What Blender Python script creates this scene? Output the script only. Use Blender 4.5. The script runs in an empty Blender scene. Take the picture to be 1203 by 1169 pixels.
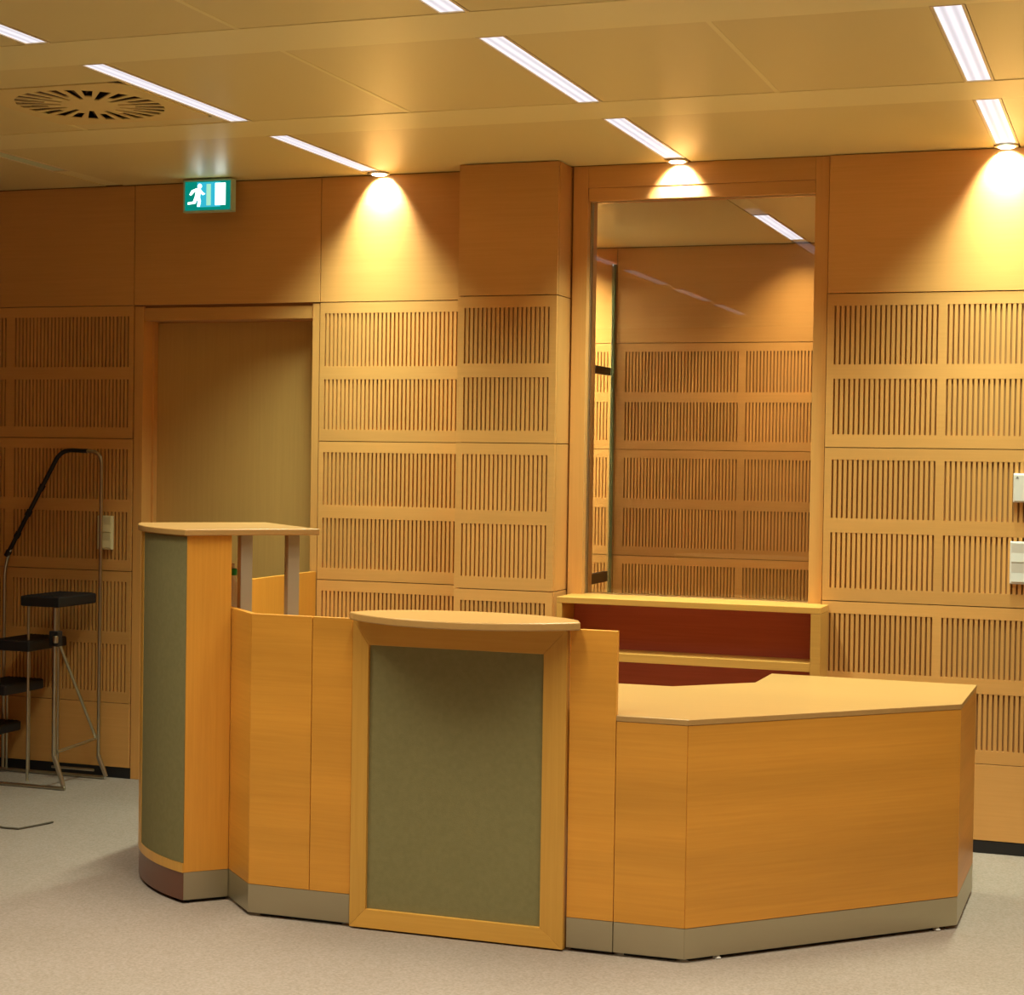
import bpy, bmesh, math, random
from mathutils import Vector, Matrix

random.seed(7)
scene = bpy.context.scene
COL = scene.collection

# ------------------------------------------------------------------ camera, world, exposure
F_PX, YAW, PITCH, ROLL, DIST, CAM_H = 2092.71, 0.341, -0.0215, 0.0154, 7.3111, 1.5401
cam_data = bpy.data.cameras.new('camera')
cam = bpy.data.objects.new('camera', cam_data)
COL.objects.link(cam)
fwd = Vector((-math.sin(YAW) * math.cos(PITCH), math.cos(YAW) * math.cos(PITCH), math.sin(PITCH)))
rgt0 = Vector((math.cos(YAW), math.sin(YAW), 0))
up0 = rgt0.cross(fwd)
rgt = math.cos(ROLL) * rgt0 + math.sin(ROLL) * up0
up = -math.sin(ROLL) * rgt0 + math.cos(ROLL) * up0
cam.matrix_world = Matrix(((rgt.x, up.x, -fwd.x, 0), (rgt.y, up.y, -fwd.y, -DIST), (rgt.z, up.z, -fwd.z, CAM_H), (0, 0, 0, 1)))
cam_data.sensor_fit = 'HORIZONTAL'
cam_data.sensor_width = 36.0
cam_data.lens = F_PX / 1203 * 36.0
cam_data.clip_start = 0.05
scene.camera = cam

world = bpy.data.worlds.new('world')
world.use_nodes = True
world.node_tree.nodes['Background'].inputs['Color'].default_value = (0.02, 0.015, 0.01, 1)
world.node_tree.nodes['Background'].inputs['Strength'].default_value = 0.1
scene.world = world
vs = scene.view_settings
vs.view_transform = 'Standard'
vs.look = 'None'
vs.gamma = 1.0
vs.use_curve_mapping = False
vs.exposure = 0.24

# light levels (the lamps themselves sit inside their luminaires further down)
FLUO_POWER, FLUO_COLOR, FLUO_SPREAD = 8.4, (1.0, 0.97, 0.78), math.radians(110)
WALL_POWER, WALL_COLOR, WALL_SPREAD = 16.0, (0.83, 1.0, 0.78), math.radians(98)
ROW_LEVEL = [1.0, 1.0, 1.35, 0.75, 0.65, 0.65, 0.65]      # bays further back are dimmed
COL_LEVEL = {-3.245: 1.18, -1.868: 1.0, -0.537: 0.92, 0.818: 0.85}
BOOTH_COLOR = (1.0, 0.82, 0.48)
SPOT_POWER, SPOT_COLOR = 27.0, (1.0, 0.98, 0.92)
LENS_EMISSION = 0.85

# ------------------------------------------------------------------ materials
def mat(name, color=(0.5, 0.5, 0.5), rough=0.5, metal=0.0, spec=0.5):
    m = bpy.data.materials.new(name)
    m.use_nodes = True
    b = m.node_tree.nodes['Principled BSDF']
    b.inputs['Base Color'].default_value = (*color, 1)
    b.inputs['Roughness'].default_value = rough
    b.inputs['Metallic'].default_value = metal
    b.inputs['Specular IOR Level'].default_value = spec
    return m

def nodes(m):
    return m.node_tree.nodes, m.node_tree.links, m.node_tree.nodes['Principled BSDF']

def wood(name, base, dark, scale=(1.3, 1.3, 45), rough=0.42, bands=0.0, spec=0.35, vary=0.06):
    """Veneer: fine grain stretched along one axis, slow tone drift, optional leaf bands."""
    m = mat(name, base, rough, 0, spec)
    N, L, b = nodes(m)
    tc = N.new('ShaderNodeTexCoord')
    info = N.new('ShaderNodeObjectInfo')
    add = N.new('ShaderNodeVectorMath'); add.operation = 'ADD'
    mul = N.new('ShaderNodeVectorMath'); mul.operation = 'SCALE'
    comb = N.new('ShaderNodeCombineXYZ')
    for i in range(3):
        L.new(info.outputs['Random'], comb.inputs[i])
    L.new(comb.outputs[0], mul.inputs[0]); mul.inputs['Scale'].default_value = 7.0
    L.new(tc.outputs['Object'], add.inputs[0]); L.new(mul.outputs[0], add.inputs[1])
    mp = N.new('ShaderNodeMapping'); mp.inputs['Scale'].default_value = scale
    L.new(add.outputs[0], mp.inputs['Vector'])
    n1 = N.new('ShaderNodeTexNoise'); n1.inputs['Scale'].default_value = 2.2
    n1.inputs['Detail'].default_value = 8; n1.inputs['Roughness'].default_value = 0.62
    n1.inputs['Distortion'].default_value = 0.4
    L.new(mp.outputs[0], n1.inputs['Vector'])
    ramp = N.new('ShaderNodeValToRGB')
    ramp.color_ramp.elements[0].position = 0.30; ramp.color_ramp.elements[0].color = (*dark, 1)
    ramp.color_ramp.elements[1].position = 0.68; ramp.color_ramp.elements[1].color = (*base, 1)
    L.new(n1.outputs['Fac'], ramp.inputs['Fac'])
    # tone drift from veneer leaf to veneer leaf
    mp2 = N.new('ShaderNodeMapping')
    mp2.inputs['Scale'].default_value = tuple(0.45 if s < 10 else (7.0 if bands else 1.4) for s in scale)
    L.new(add.outputs[0], mp2.inputs['Vector'])
    n2 = N.new('ShaderNodeTexNoise'); n2.inputs['Scale'].default_value = 1.0; n2.inputs['Detail'].default_value = 1.5
    L.new(mp2.outputs[0], n2.inputs['Vector'])
    hsv = N.new('ShaderNodeHueSaturation')
    mr = N.new('ShaderNodeMapRange')
    amp = bands if bands else 0.08
    mr.inputs['From Min'].default_value = 0.3; mr.inputs['From Max'].default_value = 0.7
    mr.inputs['To Min'].default_value = 1 - amp; mr.inputs['To Max'].default_value = 1 + amp
    L.new(n2.outputs['Fac'], mr.inputs['Value'])
    vr = N.new('ShaderNodeMapRange')
    vr.inputs['To Min'].default_value = 1 - vary; vr.inputs['To Max'].default_value = 1 + vary
    L.new(info.outputs['Random'], vr.inputs['Value'])
    mm = N.new('ShaderNodeMath'); mm.operation = 'MULTIPLY'
    L.new(mr.outputs[0], mm.inputs[0]); L.new(vr.outputs[0], mm.inputs[1])
    L.new(mm.outputs[0], hsv.inputs['Value'])
    L.new(ramp.outputs['Color'], hsv.inputs['Color'])
    L.new(hsv.outputs['Color'], b.inputs['Base Color'])
    bump = N.new('ShaderNodeBump'); bump.inputs['Strength'].default_value = 0.04; bump.inputs['Distance'].default_value = 0.002
    L.new(n1.outputs['Fac'], bump.inputs['Height']); L.new(bump.outputs[0], b.inputs['Normal'])
    return m

HZ, VT, AX, AY = (1.3, 1.3, 45), (45, 45, 1.3), (1.3, 45, 45), (45, 1.3, 45)
WALL_B, WALL_D = (0.73, 0.375, 0.112), (0.685, 0.345, 0.097)
M_wall = wood('maple_wall_veneer', WALL_B, WALL_D, HZ, 0.40)
M_wall_v = wood('maple_wall_veneer_upright', WALL_B, WALL_D, VT, 0.40)
M_door = wood('maple_door_veneer', (0.60, 0.36, 0.11), (0.56, 0.33, 0.10), VT, 0.45)
CNT_B, CNT_D = (0.74, 0.335, 0.045), (0.68, 0.292, 0.037)
M_cnt = wood('beech_counter_veneer', CNT_B, CNT_D, HZ, 0.38, bands=0.13)
M_cnt_v = wood('beech_counter_veneer_upright', CNT_B, CNT_D, VT, 0.38)
M_frame = wood('beech_frame', (0.73, 0.385, 0.07), (0.67, 0.34, 0.057), VT, 0.38)
M_top = wood('beech_worktop', (0.52, 0.300, 0.10), (0.485, 0.275, 0.088), AX, 0.30, spec=0.5)
M_shelf = wood('beech_shelf', (0.68, 0.36, 0.08), (0.62, 0.31, 0.065), AX, 0.4)
M_shelf_in = wood('shaded_shelf_back', (0.50, 0.125, 0.085), (0.44, 0.105, 0.07), AX, 0.5)  # compartment shade put into the back board's red-brown colour
M_ceil = mat('ceiling_lacquer', (0.84, 0.71, 0.33), 0.34, 0, 0.45)
M_beam = mat('ceiling_beam_lacquer', (0.95, 0.84, 0.43), 0.34, 0, 0.45)
M_groove = mat('groove_backing', (0.40, 0.185, 0.05), 0.8)
M_plain = mat('plain_wall_board', (0.44, 0.125, 0.045), 0.6)
M_fabric = mat('olive_fabric', (0.155, 0.155, 0.075), 0.9, 0, 0.15)
M_steel = mat('brushed_steel', (0.52, 0.48, 0.34), 0.34, 1.0)
M_alu = mat('satin_aluminium_post', (0.46, 0.42, 0.32), 0.4, 0.35)
M_chrome = mat('chrome_tube', (0.56, 0.54, 0.42), 0.3, 1.0)
M_plinth_brown = mat('brown_plinth', (0.17, 0.065, 0.035), 0.3)  # dark reddish-brown base colour, used on the curved plinth only
M_rubber = mat('black_rubber', (0.012, 0.011, 0.012), 0.55)
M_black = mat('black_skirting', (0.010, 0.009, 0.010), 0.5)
M_white = mat('white_plastic', (0.80, 0.76, 0.70), 0.35)
M_cream = mat('cream_plastic', (0.82, 0.72, 0.42), 0.4)
M_grey = mat('grey_print', (0.18, 0.18, 0.18), 0.5)
M_green_cap = mat('green_cap', (0.01, 0.30, 0.09), 0.4)
M_bottle = mat('clear_bottle', (0.85, 0.82, 0.72), 0.25)
M_bottle.node_tree.nodes['Principled BSDF'].inputs['Transmission Weight'].default_value = 0.1
M_label = mat('white_paper_label', (0.8, 0.75, 0.65), 0.6)
M_cable = mat('dark_cable', (0.10, 0.08, 0.05), 0.6)
M_dark = mat('dark_duct', (0.02, 0.012, 0.008), 0.8)
M_housing = mat('luminaire_housing', (0.85, 0.72, 0.45), 0.35)
M_vent = mat('vent_plate', (0.86, 0.68, 0.29), 0.4)
M_vent_vane = mat('vent_vane', (0.09, 0.035, 0.018), 0.5)
M_lens_off = mat('unlit_diffuser', (0.74, 0.86, 0.58), 0.3)

def emit(name, color, strength):
    m = mat(name, tuple(.3 * c for c in color), 0.5, 0, .2)
    b = m.node_tree.nodes['Principled BSDF']
    b.inputs['Emission Color'].default_value = (*color, 1)
    b.inputs['Emission Strength'].default_value = strength
    return m

def lens_material():
    """Lit prismatic diffuser: two tubes show as brighter lengthwise streaks."""
    m = emit('lit_diffuser', (0.80, 0.78, 0.86), LENS_EMISSION)
    N, L, b = nodes(m)
    tc = N.new('ShaderNodeTexCoord')
    sep = N.new('ShaderNodeSeparateXYZ'); L.new(tc.outputs['Object'], sep.inputs[0])
    mu = N.new('ShaderNodeMath'); mu.operation = 'MULTIPLY'; mu.inputs[1].default_value = 190.0
    L.new(sep.outputs['X'], mu.inputs[0])
    co = N.new('ShaderNodeMath'); co.operation = 'COSINE'; L.new(mu.outputs[0], co.inputs[0])
    mr = N.new('ShaderNodeMapRange'); mr.inputs['From Min'].default_value = -1
    mr.inputs['To Min'].default_value = LENS_EMISSION * 0.82; mr.inputs['To Max'].default_value = LENS_EMISSION * 1.25
    L.new(co.outputs[0], mr.inputs['Value'])
    L.new(mr.outputs[0], b.inputs['Emission Strength'])
    b.inputs['Base Color'].default_value = (0.25, 0.25, 0.25, 1)
    return m
M_lens = lens_material()
M_spot_lens = emit('halogen_lens', (1.0, 0.93, 0.72), 9.0)
M_sign_green = emit('sign_green', (0.0, 0.22, 0.17), 0.9)
M_sign_blue = emit('sign_teal_glow', (0.03, 0.45, 0.62), 0.9)
M_sign_white = emit('sign_white', (0.80, 1.0, 0.92), 2.2)
M_sign_pale = emit('sign_pale_green', (0.35, 0.75, 0.55), 0.9)
M_sign_case = mat('sign_case', (0.48, 0.66, 0.48), 0.35)  # the sign's green glow is mixed into the case colour

def glass(name, tint, rough=0.0):
    m = mat(name, tint, rough)
    b = m.node_tree.nodes['Principled BSDF']
    b.inputs['Transmission Weight'].default_value = 1.0
    b.inputs['IOR'].default_value = 1.45
    return m
M_glass = glass('window_glass', (1.0, 1.0, 0.99))
M_glass_edge = mat('green_glass_edge', (0.20, 0.26, 0.13), 0.15)

def carpet_material():
    m = mat('beige_carpet', (0.44, 0.40, 0.35), 0.95, 0, 0.1)
    N, L, b = nodes(m)
    tc = N.new('ShaderNodeTexCoord')
    n1 = N.new('ShaderNodeTexNoise'); n1.inputs['Scale'].default_value = 120; n1.inputs['Detail'].default_value = 6
    n2 = N.new('ShaderNodeTexNoise'); n2.inputs['Scale'].default_value = 2.2; n2.inputs['Detail'].default_value = 3
    n3 = N.new('ShaderNodeTexNoise'); n3.inputs['Scale'].default_value = 600; n3.inputs['Detail'].default_value = 2
    for n in (n1, n2, n3):
        L.new(tc.outputs['Object'], n.inputs['Vector'])
    r1 = N.new('ShaderNodeValToRGB')
    r1.color_ramp.elements[0].position = 0.32; r1.color_ramp.elements[0].color = (0.285, 0.226, 0.176, 1)
    r1.color_ramp.elements[1].position = 0.68; r1.color_ramp.elements[1].color = (0.37, 0.300, 0.255, 1)
    L.new(n1.outputs['Fac'], r1.inputs['Fac'])
    r2 = N.new('ShaderNodeValToRGB')
    r2.color_ramp.elements[0].position = 0.3; r2.color_ramp.elements[0].color = (0.94, 0.94, 0.92, 1)
    r2.color_ramp.elements[1].position = 0.7; r2.color_ramp.elements[1].color = (1, 1, 1, 1)
    L.new(n2.outputs['Fac'], r2.inputs['Fac'])
    mx = N.new('ShaderNodeMix'); mx.data_type = 'RGBA'; mx.blend_type = 'MULTIPLY'; mx.inputs['Factor'].default_value = 1
    L.new(r1.outputs[0], mx.inputs['A']); L.new(r2.outputs[0], mx.inputs['B'])
    L.new(mx.outputs['Result'], b.inputs['Base Color'])
    bp = N.new('ShaderNodeBump'); bp.inputs['Strength'].default_value = 0.35; bp.inputs['Distance'].default_value = 0.004
    L.new(n3.outputs['Fac'], bp.inputs['Height']); L.new(bp.outputs[0], b.inputs['Normal'])
    return m
M_carpet = carpet_material()

def brushed(m, scale):
    N, L, b = nodes(m)
    tc = N.new('ShaderNodeTexCoord'); mp = N.new('ShaderNodeMapping'); mp.inputs['Scale'].default_value = scale
    n = N.new('ShaderNodeTexNoise'); n.inputs['Scale'].default_value = 3; n.inputs['Detail'].default_value = 5
    L.new(tc.outputs['Object'], mp.inputs[0]); L.new(mp.outputs[0], n.inputs['Vector'])
    r = N.new('ShaderNodeMapRange'); r.inputs['To Min'].default_value = 0.28; r.inputs['To Max'].default_value = 0.50
    L.new(n.outputs['Fac'], r.inputs['Value']); L.new(r.outputs[0], b.inputs['Roughness'])
brushed(M_steel, (2, 2, 120))

def weave(m):
    N, L, b = nodes(m)
    tc = N.new('ShaderNodeTexCoord')
    n = N.new('ShaderNodeTexNoise'); n.inputs['Scale'].default_value = 420; n.inputs['Detail'].default_value = 2
    n2 = N.new('ShaderNodeTexNoise'); n2.inputs['Scale'].default_value = 60; n2.inputs['Detail'].default_value = 3
    L.new(tc.outputs['Object'], n.inputs['Vector']); L.new(tc.outputs['Object'], n2.inputs['Vector'])
    r = N.new('ShaderNodeValToRGB')
    r.color_ramp.elements[0].position = 0.3; r.color_ramp.elements[0].color = (0.235, 0.205, 0.088, 1)
    r.color_ramp.elements[1].position = 0.7; r.color_ramp.elements[1].color = (0.258, 0.225, 0.098, 1)
    L.new(n2.outputs['Fac'], r.inputs['Fac']); L.new(r.outputs[0], b.inputs['Base Color'])
    bp = N.new('ShaderNodeBump'); bp.inputs['Strength'].default_value = 0.3; bp.inputs['Distance'].default_value = 0.002
    L.new(n.outputs['Fac'], bp.inputs['Height']); L.new(bp.outputs[0], b.inputs['Normal'])
weave(M_fabric)

# ------------------------------------------------------------------ mesh helpers
def wloc(o):
    v = Vector(o.location)
    while o.parent:
        o = o.parent; v += Vector(o.location)
    return v

class MB:
    def __init__(self): self.v = []; self.f = []
    def add(self, vs_, fs_):
        k = len(self.v); self.v += [tuple(p) for p in vs_]; self.f += [tuple(k + i for i in f) for f in fs_]
        return self
    def box(self, x0, x1, y0, y1, z0, z1):
        return self.prism([(x0, y0), (x1, y0), (x1, y1), (x0, y1)], z0, z1)
    def prism(self, pts, z0, z1):
        """Vertical prism over a counter-clockwise outline."""
        a = sum(pts[i][0] * pts[(i + 1) % len(pts)][1] - pts[(i + 1) % len(pts)][0] * pts[i][1] for i in range(len(pts)))
        if a < 0: pts = pts[::-1]
        n = len(pts)
        vs_ = [(x, y, z0) for x, y in pts] + [(x, y, z1) for x, y in pts]
        fs_ = [tuple(range(n - 1, -1, -1)), tuple(range(n, 2 * n))]
        fs_ += [(i, (i + 1) % n, n + (i + 1) % n, n + i) for i in range(n)]
        return self.add(vs_, fs_)
    def face_prism(self, pts, d):
        """Prism from a planar 3-D outline pushed by vector d."""
        n = len(pts); d = Vector(d)
        vs_ = [Vector(p) for p in pts]; vs_ += [p + d for p in vs_]
        nrm = Vector((0, 0, 0))
        for i in range(n):
            nrm += vs_[i].cross(vs_[(i + 1) % n])
        fs_ = [tuple(range(n)), tuple(range(2 * n - 1, n - 1, -1))]
        fs_ += [((i + 1) % n, i, n + i, n + (i + 1) % n) for i in range(n)]
        if nrm.dot(d) > 0: fs_ = [f[::-1] for f in fs_]
        return self.add(vs_, fs_)
    def slab(self, p, q, t, z0, z1):
        """Upright board along the line p-q, thickness t to its left side (looking p to q)."""
        p, q = Vector(p), Vector(q); u = (q - p).normalized(); nn = Vector((-u.y, u.x)) * t
        return self.prism([tuple(p), tuple(q), tuple(q + nn), tuple(p + nn)], z0, z1)
    def tube(self, path, r, seg=10, cap=True):
        pts = [Vector(p) for p in path]; rings = []
        prev = None
        for i, p in enumerate(pts):
            if i == 0: d = pts[1] - p
            elif i == len(pts) - 1: d = p - pts[i - 1]
            else: d = (pts[i + 1] - p).normalized() + (p - pts[i - 1]).normalized()
            d.normalize()
            if prev is None:
                a = Vector((0, 0, 1)) if abs(d.z) < 0.9 else Vector((1, 0, 0))
                s = d.cross(a).normalized()
            else:
                s = (prev - d * prev.dot(d)).normalized()
            prev = s; t = d.cross(s)
            rr = r[i] if isinstance(r, (list, tuple)) else r
            rings.append([p + rr * (math.cos(2 * math.pi * k / seg) * s + math.sin(2 * math.pi * k / seg) * t) for k in range(seg)])
        vs_ = [q for ring in rings for q in ring]; fs_ = []
        for i in range(len(rings) - 1):
            for k in range(seg):
                fs_.append((i * seg + k, i * seg + (k + 1) % seg, (i + 1) * seg + (k + 1) % seg, (i + 1) * seg + k))
        if cap:
            fs_.append(tuple(range(seg - 1, -1, -1))); fs_.append(tuple((len(rings) - 1) * seg + k for k in range(seg)))
        return self.add(vs_, fs_)
    def lathe(self, c, prof, seg=24):
        vs_, fs_ = [], []
        for r, z in prof:
            vs_ += [(c[0] + r * math.cos(2 * math.pi * k / seg), c[1] + r * math.sin(2 * math.pi * k / seg), z) for k in range(seg)]
        for i in range(len(prof) - 1):
            for k in range(seg):
                fs_.append((i * seg + k, i * seg + (k + 1) % seg, (i + 1) * seg + (k + 1) % seg, (i + 1) * seg + k))
        fs_.append(tuple(range(seg - 1, -1, -1))); fs_.append(tuple((len(prof) - 1) * seg + k for k in range(seg)))
        return self.add(vs_, fs_)
    def mesh(self, name, m, origin=(0, 0, 0), bevel=0.0, smooth=False):
        me = bpy.data.meshes.new(name)
        o = Vector(origin)
        me.from_pydata([tuple(Vector(p) - o) for p in self.v], [], self.f)
        if bevel:
            bm = bmesh.new(); bm.from_mesh(me)
            es = [e for e in bm.edges if len(e.link_faces) == 2 and e.calc_face_angle(0) > 0.5]
            bmesh.ops.bevel(bm, geom=es, offset=bevel, segments=2, profile=0.5, affect='EDGES', clamp_overlap=True)
            bm.to_mesh(me); bm.free()
        me.materials.append(m)
        if smooth:
            for p in me.polygons: p.use_smooth = True
            me.set_sharp_from_angle(angle=math.radians(40))
        me.update()
        return me
    def build(self, name, m, parent=None, bevel=0.0, smooth=False, kind=None, label=None, pivot=None):
        """ONE linked mesh object; its origin sits at its own centre of base (or pivot)."""
        xs, ys, zs = zip(*self.v)
        org = Vector(pivot) if pivot else Vector(((min(xs) + max(xs)) / 2, (min(ys) + max(ys)) / 2, min(zs)))
        o = bpy.data.objects.new(name, self.mesh(name, m, org, bevel, smooth))
        COL.objects.link(o)
        o.location = org - (wloc(parent) if parent else Vector())
        if parent: o.parent = parent
        if kind: o['kind'] = kind
        if label: o['label'] = label
        return o

def thing(name, label, cat, loc=(0, 0, 0), group=None):
    o = bpy.data.objects.new(name, None); COL.objects.link(o)
    o.empty_display_size = 0.1
    o.location = loc; o['label'] = label; o['category'] = cat; o['kind'] = 'thing'
    if group: o['group'] = group
    return o

def structure(name, loc=(0, 0, 0)):
    o = bpy.data.objects.new(name, None); COL.objects.link(o)
    o.empty_display_size = 0.1
    o.location = loc; o['kind'] = 'structure'
    return o

def copy_tree(root, loc, label=None, group=None):
    def rec(o, parent):
        c = o.copy(); COL.objects.link(c); c.parent = parent
        for ch in list(o.children): rec(ch, c)
        return c
    r = rec(root, None); r.location = loc
    if label: r['label'] = label
    if group: r['group'] = group
    return r

def box(name, m, parent, x0, x1, y0, y1, z0, z1, bevel=0.0, **k):
    return MB().box(x0, x1, y0, y1, z0, z1).build(name, m, parent, bevel, **k)

# ------------------------------------------------------------------ setting: room shell
H = 2.8
XL, XR, YN, YB = -7.0, 2.75, -8.9, 3.0           # left, right, near wall, far wall of the booth
Z1, Z2, Z3, Z4 = 2.235, 1.6087, 0.982, 0.3565     # panel joints of the back wall
JT = 0.0018                                        # half a joint
WX0, WX1, WZ0, WZ1 = -2.27, -1.295, 0.965, 2.66    # window opening
DX0, DX1, DZ1 = -4.445, -3.567, 2.165              # door opening

def tagS(o): o['kind'] = 'structure'; return o
tagS(box('floor', M_carpet, None, XL - .1, XR + .1, YN - .1, YB + .1, -0.08, 0.0))
tagS(box('wall_left', M_plain, None, XL - .1, XL, YN, YB, 0.001, 2.90))
tagS(box('wall_right', M_plain, None, XR, XR + .1, YN, YB, 0.001, 2.90))
tagS(box('wall_front', M_plain, None, XL, XR, YN - .1, YN, 0.001, 2.90))

# ---- ceiling: panels between light channels, cross beams flush between them
ceiling = structure('ceiling', (0, 0, H))
box('deck', M_dark, ceiling, XL, XR, YN, YB, 2.895, 2.95)
LX = [-5.96, -4.605, -3.245, -1.868, -0.537, 0.818, 2.173]   # light channel centre lines
CH = 0.049                                                     # half channel width
BEAMS = [(-1.29 - 1.31 * k, -1.0 - 1.31 * k) for k in range(6)]
for y0, y1 in BEAMS:
    box('ceiling_beam', M_beam, ceiling, XL, XR, y0 + .0005, y1 - .0005, 2.798, 2.83)
VENT_C, VENT_H = (-3.625, -1.725), 0.325
rows = [(-1.0, -0.001)] + [(BEAMS[k + 1][1], BEAMS[k][0]) for k in range(5)] + [(YN, BEAMS[5][0])] + [(0.17, 2.845)]
for r, (y0, y1) in enumerate(rows):
    xs = [XL] + LX + [XR]
    for c in range(len(xs) - 1):
        x0 = xs[c] + (CH if c else 0.0); x1 = xs[c + 1] - (CH if c + 1 < len(xs) - 1 else 0.0)
        cuts = [x0, x1] if (r == 0 or r == len(rows) - 1 or x1 - x0 < .9) else [x0, (x0 + x1) / 2, x1]
        for a, b_ in zip(cuts[:-1], cuts[1:]):
            if r == 1 and a < VENT_C[0] < b_:
                # this panel has a square cut-out that takes the air outlet
                mb = MB(); vx0, vx1 = VENT_C[0] - VENT_H, VENT_C[0] + VENT_H; vy0, vy1 = VENT_C[1] - VENT_H, VENT_C[1] + VENT_H
                vx0 = max(vx0, a + .012); vx1 = min(vx1, b_ - .012)
                mb.box(a, b_, y0 + .003, vy0, H, H + .02); mb.box(a, b_, vy1, y1 - .003, H, H + .02)
                mb.box(a, vx0, vy0, vy1, H, H + .02); mb.box(vx1, b_, vy0, vy1, H, H + .02)
                mb.build('ceiling_panel', M_ceil, ceiling)
            else:
                box('ceiling_panel', M_ceil, ceiling, a + (.003 if a != x0 else 0), b_ - (.003 if b_ != x1 else 0), y0 + .0005, y1 - .0005, H, H + .02)
        # lighter T-bar that shows in the joint at mid width
        if len(cuts) == 3:
            box('joint_strip', M_beam, ceiling, cuts[1] - .008, cuts[1] + .008, y0 + .001, y1 - .001, H - .0015, H - .0002)

for x in LX:                                    # blank infill where a channel carries no luminaire
    hw = CH - .002
    for r, (y0, y1) in enumerate(rows):
        a0, a1 = y0 + .0005, y1 - .0005
        if r == len(rows) - 1:
            if x in (-1.868, -3.245): segs = [(a0, 1.655), (2.705, a1)]
            else: segs = [(a0, a1)]
        elif r == 0 and x == -4.605: segs = [(-.450, a1)]
        elif r == 0 and x > -4.0 and x < .5: segs = []
        elif x < -4.0 or x > .5 and r == 0 or x > 2.0 or r == 6: segs = [(a0, a1)]
        else: segs = []
        for u0, u1 in segs:
            box('channel_infill', M_beam, ceiling, x - hw, x + hw, u0, u1, 2.803, 2.82)

# ---- slatted acoustic fields (one mesh per field, shared between alike fields)
PITCH_S = 0.0196
_fields = {}
def slat_field(parent, x0, x1, z0, z1, y):
    """Slats standing in a routed opening; y is the wall face, field goes inward."""
    w, h = round(x1 - x0, 3), round(z1 - z0, 3)
    key = (w, h)
    if key not in _fields:
        n = max(2, round(w / PITCH_S)); p = w / (n - .62); mb = MB()
        for i in range(n - 1):                     # slots are the gaps between the slats
            mb.box(i * p + p * .38, i * p + p, 0.0, 0.0125, 0, h)
        me = mb.mesh('slats', M_wall_v)
        bk = MB().box(0, w, 0.0128, 0.0165, 0, h).mesh('slot_backing', M_groove)
        _fields[key] = (me, bk)
    me, bk = _fields[key]
    o = bpy.data.objects.new('slats', me); COL.objects.link(o)
    o.location = Vector((x0, y + .0006, z0)) - wloc(parent); o.parent = parent; o['kind'] = 'stuff'
    b_ = bpy.data.objects.new('slot_backing', bk); COL.objects.link(b_)
    b_.location = Vector((x0, y + .0006, z0)) - wloc(parent); b_.parent = parent

def acoustic_panel(wall, x0, x1, ztop, cols, y=0.0, t=0.018, m=None):
    """Veneered board with two rows of slatted fields; cols are the fields' x ranges."""
    zb, zt = ztop - .6265 + JT, ztop - JT
    ra = (ztop - .288, ztop - .050); rb = (ztop - .573, ztop - .347)
    x0 += JT; x1 -= JT
    mb = MB()
    for a, b_ in ((zb, rb[0]), (rb[1], ra[0]), (ra[1], zt)):
        mb.box(x0, x1, y, y + t, a, b_)
    for rz in (ra, rb):
        e = [x0] + [q for c in cols for q in c] + [x1]
        for i in range(0, len(e), 2):
            if e[i + 1] - e[i] > 1e-4: mb.box(e[i], e[i + 1], y, y + t, rz[0], rz[1])
    o = mb.build('wall_panel', m or M_wall, wall)
    for rz in (ra, rb):
        for c in cols: slat_field(o, c[0], c[1], rz[0], rz[1], y)
    return o

def plain_panel(wall, x0, x1, z0, z1, y=0.0, t=0.018, name='wall_panel', m=None):
    return box(name, m or M_wall, wall, x0 + JT, x1 - JT, y, y + t, z0 + JT, z1 - JT, 0.0008)

# ---- back wall
wall_back = structure('wall_back', (-2.5, 0.02, 0))
core = MB()
T0, T1 = 0.0195, 0.15
core.box(XL, DX0 - .01, T0, T1, .001, 2.89)
core.box(DX0 - .01, DX1 + .01, T0, T1, DZ1 + .01, 2.89)
core.box(DX1 + .01, WX0 - .01, T0, T1, .001, 2.89)
core.box(WX0 - .01, WX1 + .01, T0, T1, .001, WZ0 - .01)
core.box(WX0 - .01, WX1 + .01, T0, T1, WZ1 + .01, 2.89)
core.box(WX1 + .01, XR, T0, T1, .001, 2.89)
core.build('wall_core', M_groove, wall_back)
# plain boards of the top band
top_edges = [-6.536, -4.495, -3.529, -2.82]
for a, b_ in zip(top_edges[:-1], top_edges[1:]):
    plain_panel(wall_back, a, b_, Z1, H - .002)
plain_panel(wall_back, XL, -6.536, Z1, H - .002)
# slatted columns beside the door
for zt in (Z1, Z2, Z3):
    acoustic_panel(wall_back, -6.536, -4.495, zt, [(-6.512, -5.882), (-5.832, -5.202), (-5.152, -4.521)])
plain_panel(wall_back, -6.536, -4.495, .05, Z4)
plain_panel(wall_back, XL, -6.536, .05, Z1)
for zt in (Z1, Z2, Z3):
    acoustic_panel(wall_back, -3.529, -2.82, zt, [(-3.504, -2.860)])
plain_panel(wall_back, -3.529, -2.82, .05, Z4)
# panels to the other side of the window
RW = [(-1.236, -.326), (-.326, .574), (.574, 1.474), (1.474, XR)]
for a, b_ in RW:
    plain_panel(wall_back, a, b_, Z1, H - .002, y=-.022, t=.036)
    o0 = -1.205 + (a + 1.236)
    cols = [(o0, o0 + .415), (o0 + .45, o0 + .865)] if b_ - a > .89 else [(a + .03, a + .445), (a + .48, a + .895)]
    for zt in (Z1, Z2, Z3):
        acoustic_panel(wall_back, a, b_, zt, cols, y=-.02)
    plain_panel(wall_back, a, b_, .05, Z4, y=-.02)

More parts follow.
